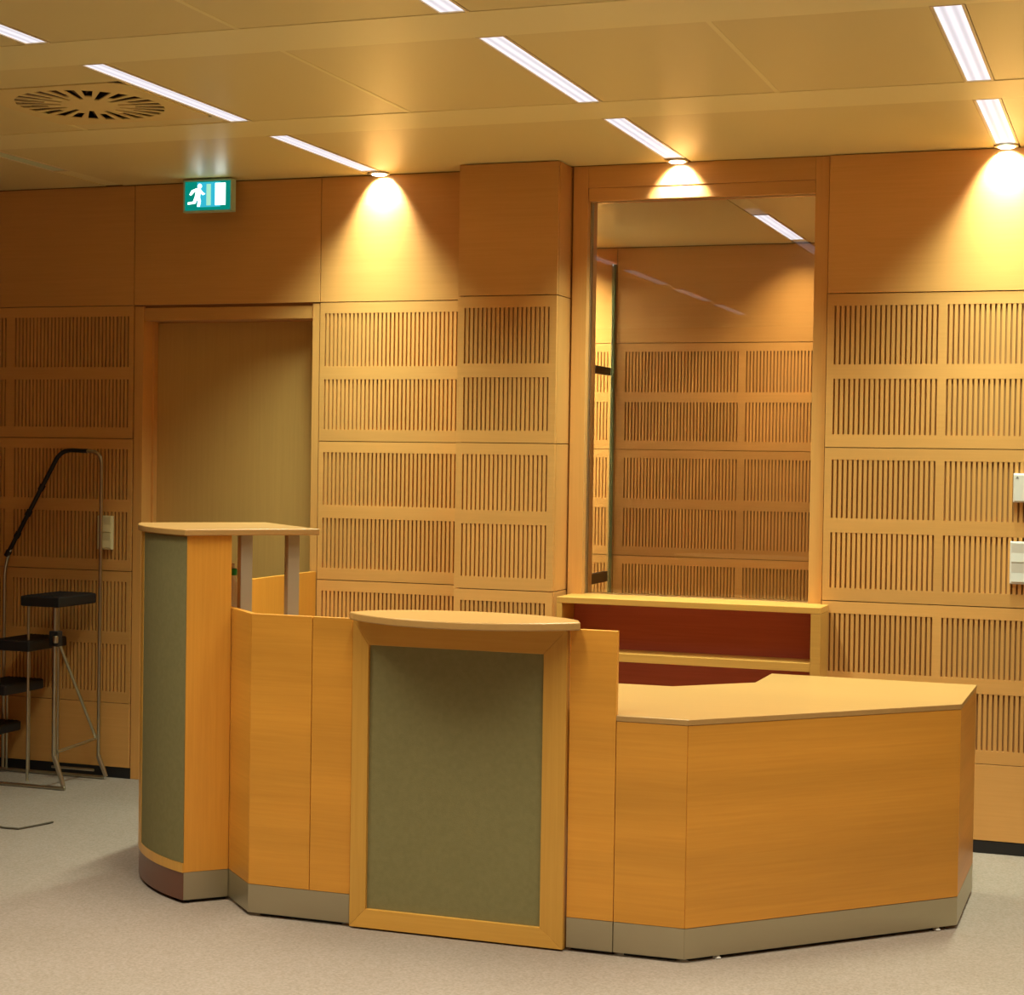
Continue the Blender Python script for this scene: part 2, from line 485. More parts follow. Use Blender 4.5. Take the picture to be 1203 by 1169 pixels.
# ---- pilaster that stands proud of the wall
PX0, PX1, PY = -2.795, -2.345, -0.172
wall_pilaster = structure('wall_pilaster', (-2.57, -.08, 0))
box('pilaster_core', M_groove, wall_pilaster, PX0 + .02, PX1 - .018, PY + .02, .016, .001, H - .003)
plain_panel(wall_pilaster, PX0, PX1, Z1, H - .002, y=PY)
for zt in (Z1, Z2, Z3):
    acoustic_panel(wall_pilaster, PX0, PX1, zt, [(-2.763, -2.378)], y=PY)
plain_panel(wall_pilaster, PX0, PX1, .05, Z4, y=PY)
for a, b_ in ((Z1, H - .002), (Z2, Z1), (Z3, Z2), (Z4, Z3), (.05, Z4)):      # return faces
    box('return_panel', M_wall_v, wall_pilaster, PX1 - .0175, PX1, PY + .0185, .017, a + JT, b_ - JT)
    box('return_panel', M_wall_v, wall_pilaster, PX0, PX0 + .0175, PY + .0185, -.001, a + JT, b_ - JT)

# ---- baseboards
def base(name, x0, x1, y): tagS(box(name, M_black, None, x0, x1, y, y + .017, .0005, .049))
base('baseboard_left', XL, DX0 - .045, .001)
base('baseboard_back', DX1 + .035, PX0 - .002, .001)
base('baseboard_pilaster', PX0 + .001, PX1 - .001, PY + .001)
base('baseboard_right', WX1 + .06, XR, -.019)

# ---- door
door = structure('door_1', (-4.0, .05, 0))
fj = MB(); fj.box(-4.491, DX0, .004, .15, .001, Z1 - .004)
fj.build('door_jamb', M_wall_v, door, 0.001)
box('door_jamb', M_wall_v, door, DX1, -3.533, .004, .15, .001, Z1 - .004, 0.001)
box('door_head', M_wall, door, DX0 + .001, DX1 - .001, .010, .15, DZ1, Z1 - .012, 0.001)
box('door_stop', M_wall_v, door, DX0 + .0005, DX0 + .012, .085, .118, .002, DZ1 - .0005)
box('door_leaf', M_door, door, DX0 + .004, DX1 - .004, .12, .148, .008, DZ1 - .004, 0.001)

# ---- window to the booth
win = structure('window_1', (-1.8, .05, 0))
box('window_post', M_wall_v, win, -2.335, WX0, .001, .148, WZ0 - .004, H - .002, 0.001)
box('window_post', M_wall_v, win, WX1, -1.2395, .001, .148, .05, H - .002, 0.001)
box('window_head', M_wall, win, WX0 + .0005, WX1 - .0005, .001, .148, 2.705, H - .002, 0.001)
box('window_sill', M_wall, win, WX0 + .0005, WX1 - .0005, .001, .148, WZ0 - .03, WZ0, 0.001)
box('apron_panel', M_wall, win, -2.335, WX1 - .0005, .001, .0185, .05, WZ0 - .032)
box('glazing_bead', M_wall, win, WX0 + .002, WX1 - .002, .006, .10, WZ1 - .01, 2.7045, 0.002)
box('glazing_bead', M_steel, win, WX0 + .002, WX1 - .002, .040, .044, WZ1 - .012, WZ1 - .006)
box('glazing_bead', M_steel, win, WX0 + .0008, WX0 + .006, .040, .075, WZ0 + .002, WZ1 - .013)
box('pane', M_glass, win, WX0 + .007, WX1 - .0015, .055, .067, WZ0 + .001, WZ1 - .0135)

# ---- booth beyond the window
wall_booth = structure('wall_booth', (-2.5, 2.85, 0))
box('booth_core', M_groove, wall_booth, XL, XR, 2.871, YB, .001, 2.89)
BX = [(-4.38, -2.965, [(-4.36, -3.70), (-3.65, -3.02)]), (-2.965, 0.02, [(-2.905, -2.227), (-2.182, -1.50), (-1.455, -.775), (-.73, -.05)])]
for a, b_, cc in BX:
    for zt in (Z1, Z2, Z3):
        acoustic_panel(wall_booth, a, b_, zt, cc, y=2.85)
    plain_panel(wall_booth, a, b_, .05, Z4, y=2.85)
    plain_panel(wall_booth, a, b_, Z1, H - .002, y=2.85)
tagS(box('wall_booth_right', M_plain, None, .02, .12, .16, 2.845, .001, 2.79))
tagS(box('wall_booth_left', M_plain, None, -4.48, -4.38, .16, 2.845, .001, 2.79))

# ------------------------------------------------------------------ ceiling luminaires
def lamp(name, parent, x, y, z, lx, ly, power, color, spread):
    d = bpy.data.lights.new(name, 'AREA'); d.shape = 'RECTANGLE'; d.size = lx; d.size_y = ly
    d.energy = power; d.color = color; d.spread = spread
    o = bpy.data.objects.new(name, d); COL.objects.link(o)
    o.location = Vector((x, y, z)) - wloc(parent); o.parent = parent
    return o

def luminaire(x, y0, y1, label, lit=True, power=FLUO_POWER, spread=FLUO_SPREAD, color=FLUO_COLOR, group='recessed linear ceiling lights'):
    t = thing('ceiling_light', label, 'ceiling light', (x, (y0 + y1) / 2, H), group)
    hw = CH - .002; mb = MB()
    mb.box(x - hw, x - .038, y0, y1, 2.798, 2.86); mb.box(x + .038, x + hw, y0, y1, 2.798, 2.86)
    mb.box(x - .038, x + .038, y0, y0 + .006, 2.798, 2.86); mb.box(x - .038, x + .038, y1 - .006, y1, 2.798, 2.86)
    mb.box(x - hw, x + hw, y0, y1, 2.861, 2.868)
    mb.build('housing', M_housing, t)
    box('diffuser', M_lens if lit else M_lens_off, t, x - .037, x + .037, y0 + .007, y1 - .007, 2.801, 2.806, pivot=(x, (y0 + y1) / 2, 2.801))
    if lit and power > 0:
        lamp('tube_light', t, x, (y0 + y1) / 2, 2.7975, .07, (y1 - y0) - .03, power, color, spread)
    return t

NAMES = {-3.245: 'in the line beside the air outlet', -1.868: 'in the line towards the window', -0.537: 'in the line towards the thermostat'}
rowsL = [(-.995, -.103)] + [(rows[k][0] + .004, rows[k][1] - .004) for k in range(1, 6)]
ROWN = ['lit strip light touching the back wall, ', 'lit strip light one bay off the wall, ', 'lit strip light two bays off the wall, ']
for i, x in enumerate(LX):
    for r, (y0, y1) in enumerate(rowsL):
        lit = x > -4.0 and not (x > 2.0) and not (x > .5 and r == 0)
        vis = x in NAMES and r < 3 and not (x == -.537 and r == 2)
        if x == -4.605 and r == 0:
            luminaire(x, y0, y1 - .34, 'unlit strip light in the dim ceiling corner above the ladder', False)
            continue
        if not lit: continue
        if vis: lab = ROWN[r] + NAMES[x]
        else: lab = 'lit recessed strip light further back over the room'
        luminaire(x, y0, y1, lab, True, (WALL_POWER if r == 0 else FLUO_POWER * COL_LEVEL[x]) * ROW_LEVEL[r], WALL_SPREAD if r == 0 else FLUO_SPREAD, WALL_COLOR if r == 0 else FLUO_COLOR)
# booth
luminaire(-1.868, 1.66, 2.70, 'lit strip light in the booth ceiling seen through the window', True, 12.0, math.radians(112), BOOTH_COLOR, 'booth lights')
luminaire(-3.245, 1.66, 2.70, 'added strip light in the booth ceiling brightening the wall behind the glass partition', True, 50.0, math.radians(118), (1.0, 0.95, 0.62), 'booth lights')  # extra lamp, added to brighten the wall strip past the partition

def downlight(x, y, label, power=SPOT_POWER, tilt=40.0, angle=100, color=SPOT_COLOR):
    t = thing('downlight', label, 'downlight', (x, y, H), 'wall washing downlights')
    MB().lathe((x, y), [(.036, 2.792), (.046, 2.792), (.046, 2.83), (.036, 2.83)], 28).build('trim_ring', M_steel, t, smooth=True)
    MB().lathe((x, y), [(.030, 2.7885), (.034, 2.7915), (.034, 2.81)], 28).build('lens', M_spot_lens, t, smooth=True)
    d = bpy.data.lights.new('halogen_lamp', 'SPOT'); d.energy = power; d.color = color
    d.spot_size = math.radians(angle); d.spot_blend = 0.35; d.shadow_soft_size = 0.02
    o = bpy.data.objects.new('halogen_lamp', d); COL.objects.link(o)
    o.location = Vector((x, y, 2.783)) - wloc(t); o.parent = t
    o.rotation_euler = (math.radians(tilt), 0, 0)
    return t
downlight(-3.225, -.0495, 'bright halogen downlight beside the pilaster, lighting a cone on the wall')
downlight(-1.868, -.0495, 'bright halogen downlight above the window head')
downlight(-.537, -.0715, 'bright halogen downlight above the thermostat, lighting a wide cone')
downlight(-1.60, 2.73, 'halogen downlight inside the booth beyond the window', 0.6, color=BOOTH_COLOR)
downlight(-3.36, 2.78, 'halogen downlight behind the glass partition in the booth', 18)

# ------------------------------------------------------------------ air outlet in the ceiling
def vent():
    cx, cy = VENT_C
    t = thing('ceiling_vent', 'square ceiling air outlet with a ring of dark radial slots', 'vent', (cx, cy, H))
    S = VENT_H - .003; nsec = 26; R0, RA, RB, R1 = .03, .105, .160, .266
    mb = MB(); z = 2.7985
    angs = []
    for s in range(nsec):
        a0 = 2 * math.pi * s / nsec; w = 2 * math.pi / nsec
        angs += [a0, a0 + w * .38]
    n = len(angs)
    radii = [R0, RA, RB, R1, .276]
    vs_ = []
    def P(a, r): return (cx + r * math.cos(a), cy + r * math.sin(a), z)
    for a in angs:
        for r in radii: vs_.append(P(a, r))
        k = 1 / max(abs(math.cos(a)), abs(math.sin(a)))
        vs_.append((cx + S * k * math.cos(a), cy + S * k * math.sin(a), z))
    m = len(radii) + 1; fs_ = []
    for i in range(n):
        j = (i + 1) % n
        slot = i % 2 == 1; long_ = (i // 2) % 2 == 0
        for q in range(m - 1):
            if slot and (q == 2 or (q == 1 and long_)): continue
            fs_.append((i * m + q, i * m + q + 1, j * m + q + 1, j * m + q))
    fs_.append(tuple(i * m for i in range(n - 1, -1, -1)))
    mb.add(vs_, fs_)
    pl = mb.build('outlet_plate', M_vent, t, pivot=(cx, cy, 2.7985))
    sm = pl.modifiers.new('thick', 'SOLIDIFY'); sm.thickness = .004; sm.offset = 0
    vn = MB()
    for s in range(nsec):                     # tilted guide vanes set back in the slots
        a = 2 * math.pi * (s + .69) / nsec; ra = RA if s % 2 == 0 else RB
        dx, dy = math.cos(a), math.sin(a); px, py = -dy, dx
        pts = []
        for rr in (ra + .002, R1 - .002):
            for o_, zz in ((-.006, 2.806), (.006, 2.822)):
                pts.append((cx + rr * dx + o_ * px, cy + rr * dy + o_ * py, zz))
        vn.add(pts, [(0, 1, 3, 2)])
    vv = vn.build('vanes', M_vent_vane, t); vv['kind'] = 'stuff'
    s2 = vv.modifiers.new('thick', 'SOLIDIFY'); s2.thickness = .002
    MB().box(cx - .29, cx + .29, cy - .29, cy + .29, 2.845, 2.85).build('plenum', M_dark, t)
vent()

# ------------------------------------------------------------------ exit sign
def exit_sign():
    x0, x1, y0, y1, z0, z1 = -4.172, -3.922, -.115, -.078, 2.645, 2.792
    t = thing('exit_sign', 'lit green exit sign with a white running man, above the door', 'exit sign', ((x0 + x1) / 2, (y0 + y1) / 2, z0))
    mb = MB(); e = .007
    mb.box(x0, x1, y0 + .006, y1, z0, z1)
    mb.box(x0, x1, y0, y0 + .0055, z0, z0 + e); mb.box(x0, x1, y0, y0 + .0055, z1 - e, z1)
    mb.box(x0, x0 + e, y0, y0 + .0055, z0 + e, z1 - e); mb.box(x1 - e, x1, y0, y0 + .0055, z0 + e, z1 - e)
    mb.build('sign_case', M_sign_case, t)
    MB().box(x0 + .03, x1 - .03, y0 + .02, y1 - .01, z1 + .0003, H - .0005).build('ceiling_mount', M_sign_case, t)
    yp = y0 + .0035
    box('legend_panel', M_sign_green, t, x0 + e + .0005, x1 - e - .0005, yp, yp + .002, z0 + e + .0005, z1 - e - .0005)
    box('side_glow_panel', M_sign_blue, t, x0 + .070, x1 - .060, yp - .0008, yp - .0001, z0 + .022, z1 - .012)
    def fig(name, polys, m, dy=.0018):
        mb = MB()
        for p in polys:
            mb.face_prism([(x0 + a * (x1 - x0), yp - dy, z0 + b * (z1 - z0)) for a, b in p], (0, .0008, 0))
        return mb.build(name, m, t)
    def disc(cx_, cz_, r, k=14):
        asp = (z1 - z0) / (x1 - x0)
        return [(cx_ + r * asp * math.cos(2 * math.pi * i / k), cz_ + r * math.sin(2 * math.pi * i / k)) for i in range(k)]
    fig('running_man', [disc(.335, .80, .075),
        [(.27, .74), (.36, .70), (.34, .44), (.23, .44)],
        [(.27, .74), (.31, .68), (.22, .62), (.16, .52), (.12, .55), (.17, .68)],
        [(.35, .70), (.34, .60), (.40, .52), (.45, .56), (.41, .60)],
        [(.25, .46), (.34, .46), (.36, .34), (.34, .17), (.285, .17), (.30, .34)],
        [(.23, .46), (.30, .44), (.25, .27), (.09, .24), (.09, .31), (.20, .33)]], M_sign_white)
    fig('bar_symbol', [[(.475, .20), (.565, .20), (.565, .86), (.475, .86)]], M_sign_pale)
    fig('doorway_symbol', [[(.655, .20), (.865, .20), (.865, .88), (.655, .88)]], M_sign_white)
exit_sign()

# ------------------------------------------------------------------ wall switches and thermostat
def plate(name, label, cat, x0, x1, yw, z0, z1, m, rows_, logo=False):
    t = thing(name, label, cat, ((x0 + x1) / 2, yw, z0))
    box('back_box', m, t, x0, x1, yw - .016, yw - .0005, z0, z1, .003)
    n = rows_; g = .007
    hh = (z1 - z0 - 2 * g - (n - 1) * .004) / n
    for k in range(n):
        a = z0 + g + k * (hh + .004)
        if cat == 'switch':
            # rocker: two faces meeting in a ridge
            mb = MB()
            yf = yw - .0165; xa, xb = x0 + g, x1 - g
            mb.face_prism([(xa, yf, a), (xa, yf - .005, a + .003), (xa, yf - .0025, a + hh / 2), (xa, yf - .006, a + hh), (xa, yf, a + hh)], (xb - xa, 0, 0))
            mb.build('rocker', m, t)
        else:
            box('cover', m, t, x0 + .004, x1 - .004, yw - .027, yw - .0165, z0 + .004, z1 - .004, .003)
            if logo:
                cx_, cz_ = x0 + .016, z1 - .017
                MB().face_prism([(cx_ - .006, yw - .0278, cz_ - .003), (cx_ + .006, yw - .0278, cz_ - .003), (cx_, yw - .0278, cz_ + .006)], (0, .0006, 0)).build('printed_mark', M_grey, t)
    return t
plate('wall_switch', 'cream double rocker switch on the slatted wall above the ladder', 'switch', -4.672, -4.590, 0, 1.083, 1.243, M_cream, 2)
plate('wall_switch', 'white double rocker switch on the slatted wall below the thermostat', 'switch', -.494, -.408, -.02, 1.078, 1.246, M_white, 2)
plate('thermostat', 'white square thermostat on the slatted wall above a white switch', 'thermostat', -.487, -.372, -.02, 1.400, 1.515, M_white, 1, True)

# ------------------------------------------------------------------ counter group
PT = 0.022                     # board thickness
ZP0, ZP1, ZT = 0.012, 0.106, 1.012
A = Vector((-2.796, -2.011)); D_ = Vector((-1.300, -2.003)); E_ = Vector((-.557, -1.247)); F_ = Vector((-.556, -.700))
S2 = math.sqrt(.5)
TO = Vector((-3.074, -1.962)); TE = Vector((-S2, S2)); TN = Vector((-S2, -S2))
def tw(a, b): return TO + a * TE + b * TN
K_ = tw(-.012, -.162)          # where the angled panel meets the tower flank
FYY = -2.011

# --- left counter part: straight panels + angled panels + hidden return
cl = thing('reception_counter', 'tall beech counter wing with vertical joints, between the corner tower and the oval-topped display unit', 'counter', (-2.9, -1.7, 0))
def wall_board(par, p, q, z0, z1, m=None, name='front_panel', t=PT, bev=.0012):
    return MB().slab(tuple(p), tuple(q), t, z0, z1).build(name, m or M_cnt, par, bev)
g = .0012
JX = -2.571
wall_board(cl, (A.x + g, FYY), (JX - g, FYY), ZP1 + .001, ZT)
wall_board(cl, (JX + g, FYY), (-2.425, FYY), ZP1 + .001, ZT)
u45 = (A - K_).normalized()
wall_board(cl, K_ + u45 * .002, A - u45 * .001, ZP1 + .001, ZT)
L1 = tw(.822, -.162); L0 = tw(.60, -.162)
wall_board(cl, L1, K_ - u45 * .002, ZP1 + .001, ZT)
wall_board(cl, (L1.x, -.70), (L1.x, L1.y - .002), ZP1 + .001, ZT)
for p, q in (((A.x, FYY), (-2.425, FYY)), (tuple(K_), tuple(A)), (tuple(L1), tuple(K_)), ((L1.x, -.70), tuple(L1))):
    P_, Q_ = Vector(p), Vector(q); d = (Q_ - P_).normalized() * .0004
    MB().slab(tuple(P_ + d), tuple(Q_ - d), .018, ZP0, ZP1).build('plinth', M_steel, cl, .0006)
    nn = Vector((-d.y, d.x)).normalized() * .02
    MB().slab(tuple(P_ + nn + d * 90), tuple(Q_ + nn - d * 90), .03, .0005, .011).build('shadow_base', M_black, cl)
# worktop behind the upstand
MB().prism([(L1.x + .03, -.70), (L1.x + .03, L1.y + .01), (A.x + .01, FYY + .03), (-2.428, FYY + .03), (-2.428, -1.27), (-2.74, -1.27), (-2.98, -1.02), (-2.98, -.70)], .725, .75).build('inner_worktop', M_top, cl, .001)

# --- tower with curved display panel
W_, SG = 0.600, 0.055
RR = (W_ * W_ / 4 + SG * SG) / (2 * SG); AA = math.asin(W_ / 2 / RR)
def arc(off, a0=-1.0, a1=1.0, n=24):
    out = []
    for i in range(n + 1):
        th = AA * (a0 + (a1 - a0) * i / n)
        out.append(tw(W_ / 2 + (RR + off) * math.sin(th), (RR + off) * math.cos(th) - (RR - SG)))
    return out
def curved(name, par, o0, o1, z0, z1, m, a0=-1.0, a1=1.0, n=24):
    a, b_ = arc(o0, a0, a1, n), arc(o1, a0, a1, n)
    mb = MB()
    vs_ = []
    for p, q in zip(a, b_):
        vs_ += [(p.x, p.y, z0), (p.x, p.y, z1), (q.x, q.y, z1), (q.x, q.y, z0)]
    fs_ = [(0, 1, 2, 3), (4 * n + 3, 4 * n + 2, 4 * n + 1, 4 * n)]
    for i in range(n):
        for k in range(4):
            fs_.append((4 * i + (k + 1) % 4, 4 * i + k, 4 * i + 4 + k, 4 * i + 4 + (k + 1) % 4))
    return mb.add(vs_, fs_).build(name, m, par, smooth=True)
td = thing('display_tower', 'tall corner tower with a curved olive panel and a board top on metal posts', 'display unit', (tw(.3, -.08).x, tw(.3, -.08).y, 0))
TZ = 1.262
def tower_board(name, a0, b0, a1, b1, z0, z1, m, bev=.001):
    pts = [tuple(tw(a0, b0)), tuple(tw(a1, b0)), tuple(tw(a1, b1)), tuple(tw(a0, b1))]
    return MB().prism(pts, z0, z1).build(name, m, td, bev)
tower_board('side_panel', 0.0, -.1605, .02, -.004, ZP1 + .001, TZ, M_cnt_v)
tower_board('side_panel', W_ - .02, -.1605, W_, -.004, ZP1 + .001, TZ, M_cnt_v)
tower_board('back_panel', .021, -.159, W_ - .021, -.145, ZP1 + .001, TZ, M_cnt)
curved('curved_shell', td, -.020, -.0045, ZP1 + .001, TZ, M_frame)
curved('fabric_panel', td, -.004, -.0005, .141, TZ - .004, M_fabric, -1.0, .24)
curved('rim', td, -.004, .001, ZP1 + .001, .1395, M_frame)
curved('rim', td, -.004, .001, .141, TZ, M_frame, .244, 1.0, 12)
curved('curved_plinth', td, -.018, -.002, ZP0, ZP1, M_plinth_brown)
tower_board('plinth', .0, -.1605, .016, -.004, ZP0, ZP1, M_steel, .0005)
tower_board('plinth', W_ - .016, -.1605, W_, -.004, ZP0, ZP1, M_steel, .0005)
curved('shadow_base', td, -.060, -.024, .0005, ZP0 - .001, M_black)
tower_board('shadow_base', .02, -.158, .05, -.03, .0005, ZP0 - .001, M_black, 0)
# board top: curved front edge, straight back
ft = arc(.014, -1.04, 1.04)
top_pts = [tuple(p) for p in ft] + [tuple(tw(W_ + .012, -.475)), tuple(tw(-.012, -.475))]
MB().prism(top_pts, 1.2625, 1.284).build('top_board', M_top, td, .003)
for a, b_ in ((.047, -.222), (.052, -.395)):
    pts = [tuple(tw(a + s * .021, b_ + q * .021)) for s, q in ((-1, -1), (1, -1), (1, 1), (-1, 1))]
    MB().prism(pts, .7515, 1.262).build('post', M_alu, td, .002, label='square satin metal post under the board top')

# --- centre display unit
cd = thing('display_unit', 'central display unit with an olive panel in a mitred beech frame under an oval board', 'display unit', (-2.05, -1.95, 0))
CX0, CX1, CYF = -2.419, -1.686, -2.024
IX0, IX1, IZ0, IZ1, OZ0, OZ1 = -2.362, -1.763, .068, .930, .006, 1.0125
def mitre(pts, d=.03): return MB().face_prism([(x, CYF, z) for x, z in pts], (0, d, 0))
mitre([(CX0, OZ0), (IX0, IZ0), (IX0, IZ1), (CX0, OZ1)]).build('frame_stile', M_frame, cd, .0012)
mitre([(CX1, OZ0), (CX1, OZ1), (IX1, IZ1), (IX1, IZ0)]).build('frame_stile', M_frame, cd, .0012)
M_frame_h = wood('beech_frame_rail', (0.73, 0.385, 0.07), (0.67, 0.34, 0.057), HZ, 0.38)
mitre([(CX0, OZ0), (CX1, OZ0), (IX1, IZ0), (IX0, IZ0)]).build('frame_rail', M_frame_h, cd, .0012)
mitre([(CX0, OZ1), (IX0, IZ1), (IX1, IZ1), (CX1, OZ1)]).build('frame_rail', M_frame_h, cd, .0012)
box('fabric_panel', M_fabric, cd, IX0 + .0005, IX1 - .0005, CYF + .012, CYF + .028, IZ0 + .0005, IZ1 - .0005)
box('carcass', M_cnt, cd, CX0 + .004, CX1 - .004, CYF + .0305, -1.875, .006, OZ1)
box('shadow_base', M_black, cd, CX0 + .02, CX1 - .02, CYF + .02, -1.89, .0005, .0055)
# lens shaped top
oval = []
TX0, TX1, YBK, YFR = -2.418, -1.634, -1.86, -2.225
n = 28
for i in range(n + 1):
    t_ = i / n; x = TX0 + (TX1 - TX0) * t_
    bow = 1 - (2 * t_ - 1) ** 2
    oval.append((x, -2.055 - (.175) * bow ** .9))
for i in range(n - 1, 0, -1):
    t_ = i / n; x = TX0 + (TX1 - TX0) * t_
    bow = 1 - (2 * t_ - 1) ** 2
    oval.append((x, -2.055 + .215 * bow ** .55))
MB().prism(oval, 1.0135, 1.038).build('oval_top', M_top, cd, .004)

# --- narrow tall panel beside the display unit
npn = thing('counter_end_panel', 'narrow upright beech panel between the oval-topped display unit and the low desk', 'panel', (-1.6, -1.95, 0))
wall_board(npn, (-1.6795, FYY + .002), (-1.5285, FYY + .004), ZP1 + .001, ZT)
box('plinth', M_steel, npn, -1.6795, -1.5285, FYY + .003, FYY + .021, ZP0, ZP1, .0005)
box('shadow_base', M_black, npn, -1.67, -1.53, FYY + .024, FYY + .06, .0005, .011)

# --- low desk
dk = thing('reception_desk', 'low angled beech reception desk with a pale worktop and steel plinth', 'desk', (-1.1, -1.4, 0))
C2 = Vector((-1.5265, FYY + .004)); ZD = .7315
wall_board(dk, C2, D_ - Vector((.0012, 0)), ZP1 + .001, ZD)
u = (E_ - D_).normalized()
wall_board(dk, D_ + u * .0012, E_ - u * .0012, ZP1 + .001, ZD)
wall_board(dk, E_ + Vector((0, .0012)), F_, ZP1 + .001, ZD, M_cnt, 'end_panel')
for p, q in ((C2, D_), (D_, E_), (E_, F_)):
    d = (q - p).normalized() * .0005
    MB().slab(tuple(p + d), tuple(q - d), .018, ZP0, ZP1).build('plinth', M_steel, dk, .0008)
    nn = Vector((-d.y, d.x)).normalized() * .022
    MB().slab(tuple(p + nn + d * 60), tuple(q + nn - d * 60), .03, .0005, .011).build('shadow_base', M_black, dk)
for s in (.12, .93):
    pf = D_ + (E_ - D_) * s + Vector((-u.y, u.x)) * .012
    MB().lathe(tuple(pf), [(.012, .0005), (.014, .003), (.010, .0055), (.006, .0115)], 14).build('levelling_foot', M_white, dk, smooth=True)
o_ = .001
wt = [(-1.5279, C2.y - o_), (D_.x + .0006, D_.y - o_ * 1.2), (E_.x + o_, E_.y - o_ * .6), (F_.x + o_, F_.y + .012), (-1.305, -.688), (-1.305, -.985), (-1.549, -1.226), (-1.75, -1.234), (-1.75, -1.85), (-1.675, -1.85), (-1.675, FYY + .03), (-1.5279, FYY + .03)]
MB().prism(wt, .7325, .750).build('worktop', M_top, dk, .0015)
box('inner_panel', M_cnt, dk, -1.29, -.60, -.74, -.722, .02, .7315)

# --- gate panel that closes the counter to the wall
gp = thing('gate_panel', 'orange beech screen panel standing between the counter and the door frame', 'panel', (-3.53, -.3, 0))
box('board', M_cnt_v, gp, -3.553, -3.531, -.612, -.003, .02, 1.018, .001)
box('edge_strip', M_frame, gp, -3.553, -3.531, -.616, -.6125, .02, 1.018)
for yy in (-.52, -.10):
    MB().lathe((-3.542, yy), [(.010, .0005), (.010, .0195)], 14).build('foot', M_steel, gp)

# --- bottle behind the tower
bx, by_ = -3.052, -1.672
bt = thing('water_bottle', 'small plastic bottle with a green cap behind the corner tower', 'bottle', (bx, by_, .751))
MB().lathe((bx, by_), [(.026, .7515), (.031, .757), (.031, .83), (.028, .84), (.031, .85), (.031, 1.02), (.026, 1.06), (.015, 1.095), (.0125, 1.10), (.0125, 1.112)], 24).build('bottle_body', M_bottle, bt, smooth=True)
MB().lathe((bx, by_), [(.0315, .86), (.0317, .862), (.0317, 1.008), (.0315, 1.01)], 24).build('label_band', M_label, bt, smooth=True)
MB().lathe((bx, by_), [(.0165, 1.1125), (.0165, 1.133), (.0135, 1.136)], 20).build('cap', M_green_cap, bt, smooth=True, label='green screw cap')
MB().lathe((bx, by_), [(.007, 1.1365), (.0075, 1.150), (.005, 1.154)], 16).build('spout', M_label, bt, smooth=True)

# ------------------------------------------------------------------ open shelf under the window
sh = thing('open_shelf', 'low open beech shelf with shade-coloured compartments under the window', 'shelf', (-1.76, -.1, 0))
SX0, SX1, SYF, SYB = -2.316, -1.206, -.205, -.0245
SZ = .966
box('top_board', M_shelf, sh, SX0, SX1, SYF, SYB, SZ - .026, SZ, .002)
box('top_strip', M_shelf, sh, SX0 + .001, -1.2395, SYB + .0005, -.0005, SZ - .026, SZ)
box('side_panel', M_shelf, sh, SX0, SX0 + .024, SYF, SYB, .001, SZ - .0265, .001)
box('side_panel', M_shelf, sh, SX1 - .040, SX1, SYF, SYB, .001, SZ - .0265, .001)
box('shelf_board', M_shelf, sh, SX0 + .0245, SX1 - .0405, SYF + .002, SYB - .012, .706, .740, .001)
box('shelf_board', M_shelf, sh, SX0 + .0245, SX1 - .0405, SYF + .002, SYB - .012, .400, .430, .001)
box('bottom_board', M_shelf, sh, SX0 + .0245, SX1 - .0405, SYF + .002, SYB - .012, .06, .085, .001)
box('back_board', M_shelf_in, sh, SX0 + .0245, SX1 - .0405, SYB - .0115, SYB, .06, SZ - .0265)

# ------------------------------------------------------------------ step ladder
ld = thing('step_ladder', 'chrome library step ladder with black treads by the dark wall', 'ladder', (-5.0, -.22, 0))
YF_, YR_ = -.36, -.075
treads = [(.832, .880, -4.850, -4.640), (.622, .670, -5.010, -4.800), (.412, .460, -5.135, -4.925), (.205, .252, -5.260, -5.050)]
for z0, z1, x0, x1 in treads:
    mb = MB(); mb.box(x0, x1, YF_ - .012, YR_ + .01, z0, z1)
    tr = mb.build('tread', M_rubber, ld, .008)
    rb = MB()
    for k in range(9):
        xx = x0 + .022 + k * (x1 - x0 - .044) / 8
        rb.box(xx - .004, xx + .004, YF_ - .002, YR_, z1 + .0002, z1 + .0025)
    r_ = rb.build('tread_ribs', M_rubber, tr); r_['kind'] = 'stuff'
R_ = .0105
def bar(name, path, r=R_, m=M_chrome, seg=10):
    return MB().tube(path, r, seg).build(name, m, ld, smooth=True)
# floor bars and upright legs with splayed feet
for y in (YF_, YR_ + .02):
    bar('floor_bar', [(-4.60, y - (.012 if y == YF_ else 0), .009), (-5.40, y - (.012 if y == YF_ else 0), .009)], .008)
bar('leg', [(-4.668, YF_, .83), (-4.668, YF_, .15)], .0115)
bar('foot', [(-4.668, YF_, .15), (-4.655, YF_, .12), (-4.612, YF_ - .005, .014)], [.013, .013, .010])
bar('foot', [(-4.628, YR_ + .02, .11), (-4.620, YR_ + .02, .09), (-4.585, YR_ + .02, .014)], [.012, .012, .010])
for xx, ztop in ((-4.850, .831), (-5.010, .621), (-5.135, .411), (-5.260, .204)):
    bar('leg', [(xx + .018, YF_ + .03, ztop), (xx + .018, YF_ + .03, .02)], .0065)
    bar('leg', [(xx + .018, YR_ - .012, ztop), (xx + .018, YR_ - .012, .02)], .0065)
rail = []
def fillet(p0, p1, p2, r, k=6):
    p0, p1, p2 = Vector(p0), Vector(p1), Vector(p2)
    a = p1 + (p0 - p1).normalized() * r; b_ = p1 + (p2 - p1).normalized() * r
    return [tuple((1 - t) ** 2 * a + 2 * t * (1 - t) * p1 + t * t * b_) for t in [i / k for i in range(k + 1)]]
yr = YR_ + .02
P0, P1, P2, P3, P4 = (-4.628, yr, .11), (-4.628, yr, 1.545), (-4.85, yr, 1.552), (-5.160, yr, 1.02), (-5.160, yr, .018)
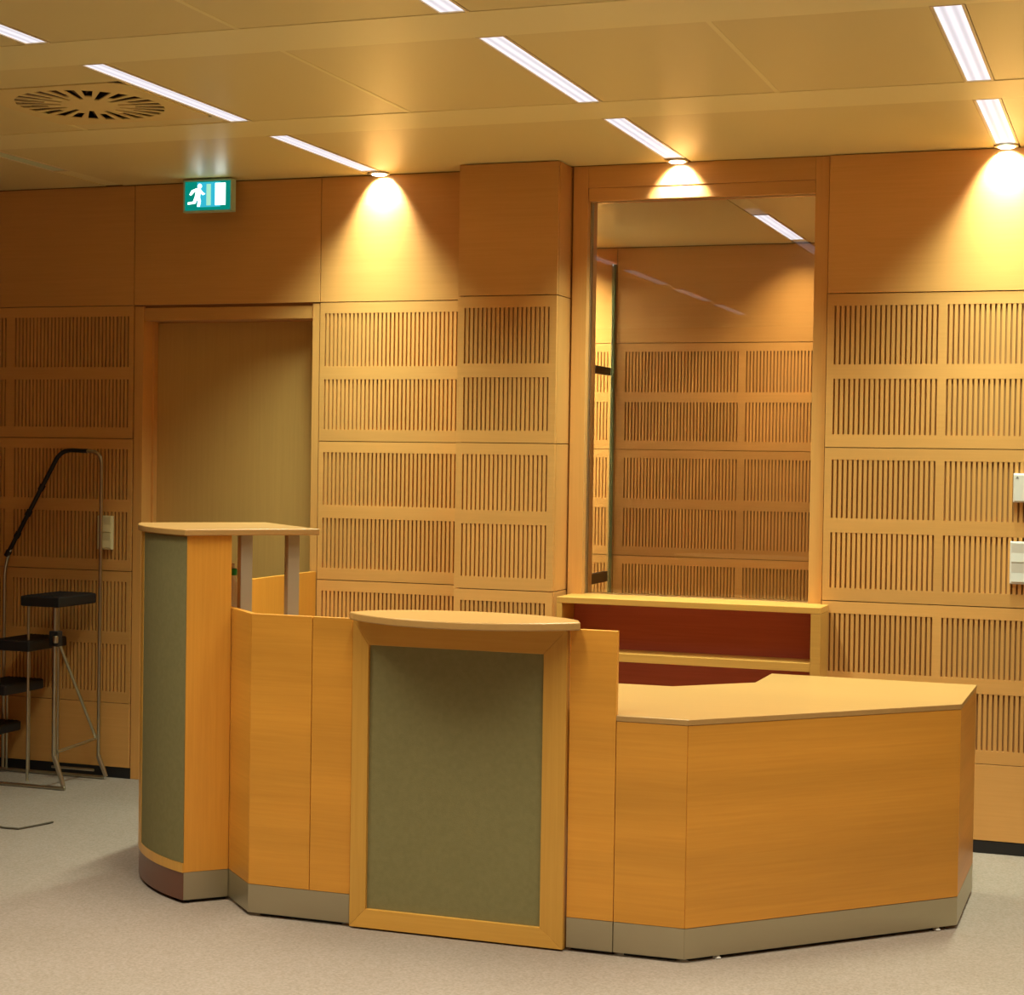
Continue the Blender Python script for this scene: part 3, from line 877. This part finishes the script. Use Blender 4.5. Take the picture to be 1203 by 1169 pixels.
path = [P0] + fillet(P0, P1, P2, .06) + fillet(P1, P2, P3, .06) + fillet(P2, P3, P4, .10) + [P4]
bar('handrail', path, .0085)
bar('rail_grip', [tuple(Vector(P1).lerp(Vector(P2), .35))] + fillet(P1, P2, P3, .06) + [tuple(Vector(P2).lerp(Vector(P3), .97))], .0105, M_rubber)
for t_ in (.32, .55, .75, .92):                     # black sleeves along the sloping rail
    p = Vector(P2).lerp(Vector(P3), t_); q = Vector(P2).lerp(Vector(P3), t_ + .045)
    bar('rail_sleeve', [tuple(p), tuple(q)], .0145, M_rubber)
bar('brace', [(-4.652, YF_ + .012, .665), (-4.636, yr - .01, .195)], .007)
bar('lower_stay', [(-4.655, YF_ + .01, .172), (-4.636, yr - .01, .192)], .007)
MB().box(-4.690, -4.640, YF_ - .018, YF_ + .018, .655, .725).build('bracket', M_rubber, ld, .004)
MB().lathe((-4.652, YF_ - .019), [(.010, .672), (.012, .676), (.012, .700), (.010, .704)], 14).build('pivot_cap', M_chrome, ld, smooth=True)
bar('cross_stay', [(-4.85, YR_ - .03, .05), (-4.62, YR_ - .03, .05)], .006)

# ------------------------------------------------------------------ glass partition in the booth
gl = thing('glass_partition', 'frameless glass partition with a green edge inside the booth', 'glass partition', (-2.975, 2.2, 0))
box('glass_sheet', M_glass, gl, -2.991, -2.979, .60, 2.815, .002, 2.70)
box('glass_edge', M_glass_edge, gl, -2.995, -2.969, 2.818, 2.847, .002, 2.70)
box('patch_fitting', M_black, gl, -3.003, -2.967, 2.46, 2.76, 2.04, 2.085, .002)
box('floor_fitting', M_black, gl, -3.003, -2.967, 2.40, 2.76, .83, .89, .002)

# ------------------------------------------------------------------ cable on the carpet
pts = [(-4.70, -1.06, .005), (-4.55, -1.10, .005), (-4.44, -1.14, .005), (-4.36, -1.175, .005), (-4.29, -1.17, .005), (-4.26, -1.08, .005), (-4.24, -1.0, .005)]
cb = MB().tube(pts, .004, 6).build('cable', M_cable, None, smooth=True)
cb['label'] = 'thin dark cable lying on the carpet in front of the ladder'; cb['category'] = 'cable'
